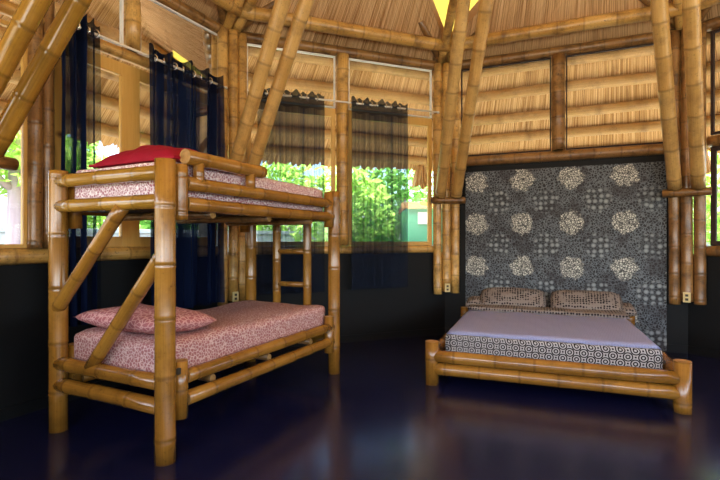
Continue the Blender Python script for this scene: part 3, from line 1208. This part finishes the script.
def tree(loc, h, rad, label, n=1500, size=0.10, mat='leaf', cz=None, trunk=0.07, seed=1, name='tree'):
    root = thing(name, label, name, (loc[0], loc[1], -0.13), 0, 'trees and bushes outside the windows')
    cz = h * 0.5 if cz is None else cz
    vs, fs = leaves(n, (0, 0, cz), rad, size, seed)
    me = bpy.data.meshes.new('crown')
    me.from_pydata([tuple(v) for v in vs], [], fs)
    me.materials.append(MAT[mat])
    o = bpy.data.objects.new('crown', me)
    COL.objects.link(o)
    o.parent = root
    bm = bmesh.new()
    N = 8
    pts = [Vector((0.10 * noise.noise(Vector((k, seed, 0))), 0.10 * noise.noise(Vector((k, seed, 5))), cz * 1.2 * k / N)) for k in range(N + 1)]
    rg = []
    for k, p in enumerate(pts):
        r = trunk * (1.25 - 0.7 * k / N)
        rg.append([bm.verts.new(p + Vector((math.cos(6.28318 * i / 10) * r, math.sin(6.28318 * i / 10) * r, 0))) for i in range(10)])
    for k in range(N):
        for i in range(10):
            f = bm.faces.new((rg[k][i], rg[k][(i + 1) % 10], rg[k + 1][(i + 1) % 10], rg[k + 1][i]))
            f.smooth = True
    bm.faces.new(rg[0][::-1])
    bm.faces.new(rg[-1])
    for s in range(4):
        an = s * 1.6 + seed
        tube_bm(pts[5], pts[5] + Vector((math.cos(an) * rad[0] * 0.6, math.sin(an) * rad[1] * 0.6, rad[2] * 0.5)), trunk * 0.35, 7, bm)
    mesh('trunk', bm, 'bark', root)


tree((-0.35, 10.2), 3.2, (1.15, 0.9, 1.7), 'bright green bush filling the window right of the speckled post', 2600, 0.12, 'leaf', 1.5, 0.06, 3, 'bush')
tree((0.9, 11.6), 3.4, (1.1, 0.9, 1.9), 'green tree behind the turquoise shed', 2200, 0.12, 'leaf_dark', 1.9, 0.07, 5)
tree((-2.2, 12.6), 3.4, (1.5, 1.0, 2.1), 'green tree seen through the sheer curtain left of the speckled post', 2400, 0.12, 'leaf', 1.9, 0.07, 8)
tree((-4.3, 11.4), 3.4, (1.1, 1.0, 1.3), 'leafy tree seen behind the corner column beyond the bunk bed', 2000, 0.12, 'leaf_dark', 2.1, 0.07, 11)
tree((-6.6, 10.6), 3.6, (1.3, 1.0, 1.1), 'leafy tree seen between the navy curtains', 2000, 0.12, 'leaf', 2.4, 0.08, 14)
tree((-5.5, 7.4), 3.8, (1.2, 0.9, 0.75), 'pale trunked tree outside the narrow sidelight', 1300, 0.12, 'leaf', 2.9, 0.16, 17)
tree((7.0, 8.6), 3.2, (1.2, 1.0, 1.3), 'leafy tree outside the window at the right edge', 1600, 0.12, 'leaf', 2.2, 0.07, 21)
tree((1.25, 8.55), 0.9, (0.30, 0.25, 0.40), 'low dry leaved shrub in front of the turquoise shed', 260, 0.07, 'leaf_dry', 0.95, 0.03, 25, 'shrub')

shed = thing('garden_shed', 'small turquoise shed seen beside the second sheer curtain', 'shed', (2.05, 9.9, -0.13))
bm = bmesh.new()
bx(bm, -1.1, 1.1, -0.9, 0.9, 0, 2.05)
mesh('shed_wall', bm, 'turq', shed)
bm = bmesh.new()
pr = [(-1.15, -0.98, 2.02), (1.3, -0.98, 2.02), (1.3, 0, 2.22), (-1.15, 0, 2.22), (1.3, 1.15, 2.02), (-1.15, 1.15, 2.02)]
v_ = [bm.verts.new(p) for p in pr]
bm.faces.new((v_[0], v_[1], v_[2], v_[3]))
bm.faces.new((v_[3], v_[2], v_[4], v_[5]))
bmesh.ops.solidify(bm, geom=bm.faces[:], thickness=0.1)
mesh('shed_roof', bm, 'leaf_dry', shed)
bm = bmesh.new()
bx(bm, -0.92, -0.70, -0.93, -0.89, 1.72, 1.95, None, 0.005)
mesh('shutter', bm, 'white', shed)

gw = bmesh.new()
dv = Vector((4.6, 3.1, 0)).normalized()
Mg = Matrix.Translation((-7.4, 7.6, -0.13)) @ Matrix.Rotation(math.atan2(dv.y, dv.x), 4, 'Z')
bx(gw, 0, 8.6, 0, 0.18, 0, 1.55, Mg, 0.01)
bx(gw, -0.03, 8.63, -0.04, 0.22, 1.55, 1.63, Mg, 0.01)
o = mesh('garden_wall', gw, 'pale')
place(o, (-7.4, 7.6, -0.13), math.atan2(dv.y, dv.x))
tag(o, 'pale blue garden wall outside behind the bunk bed', 'garden wall', None, 'thing')
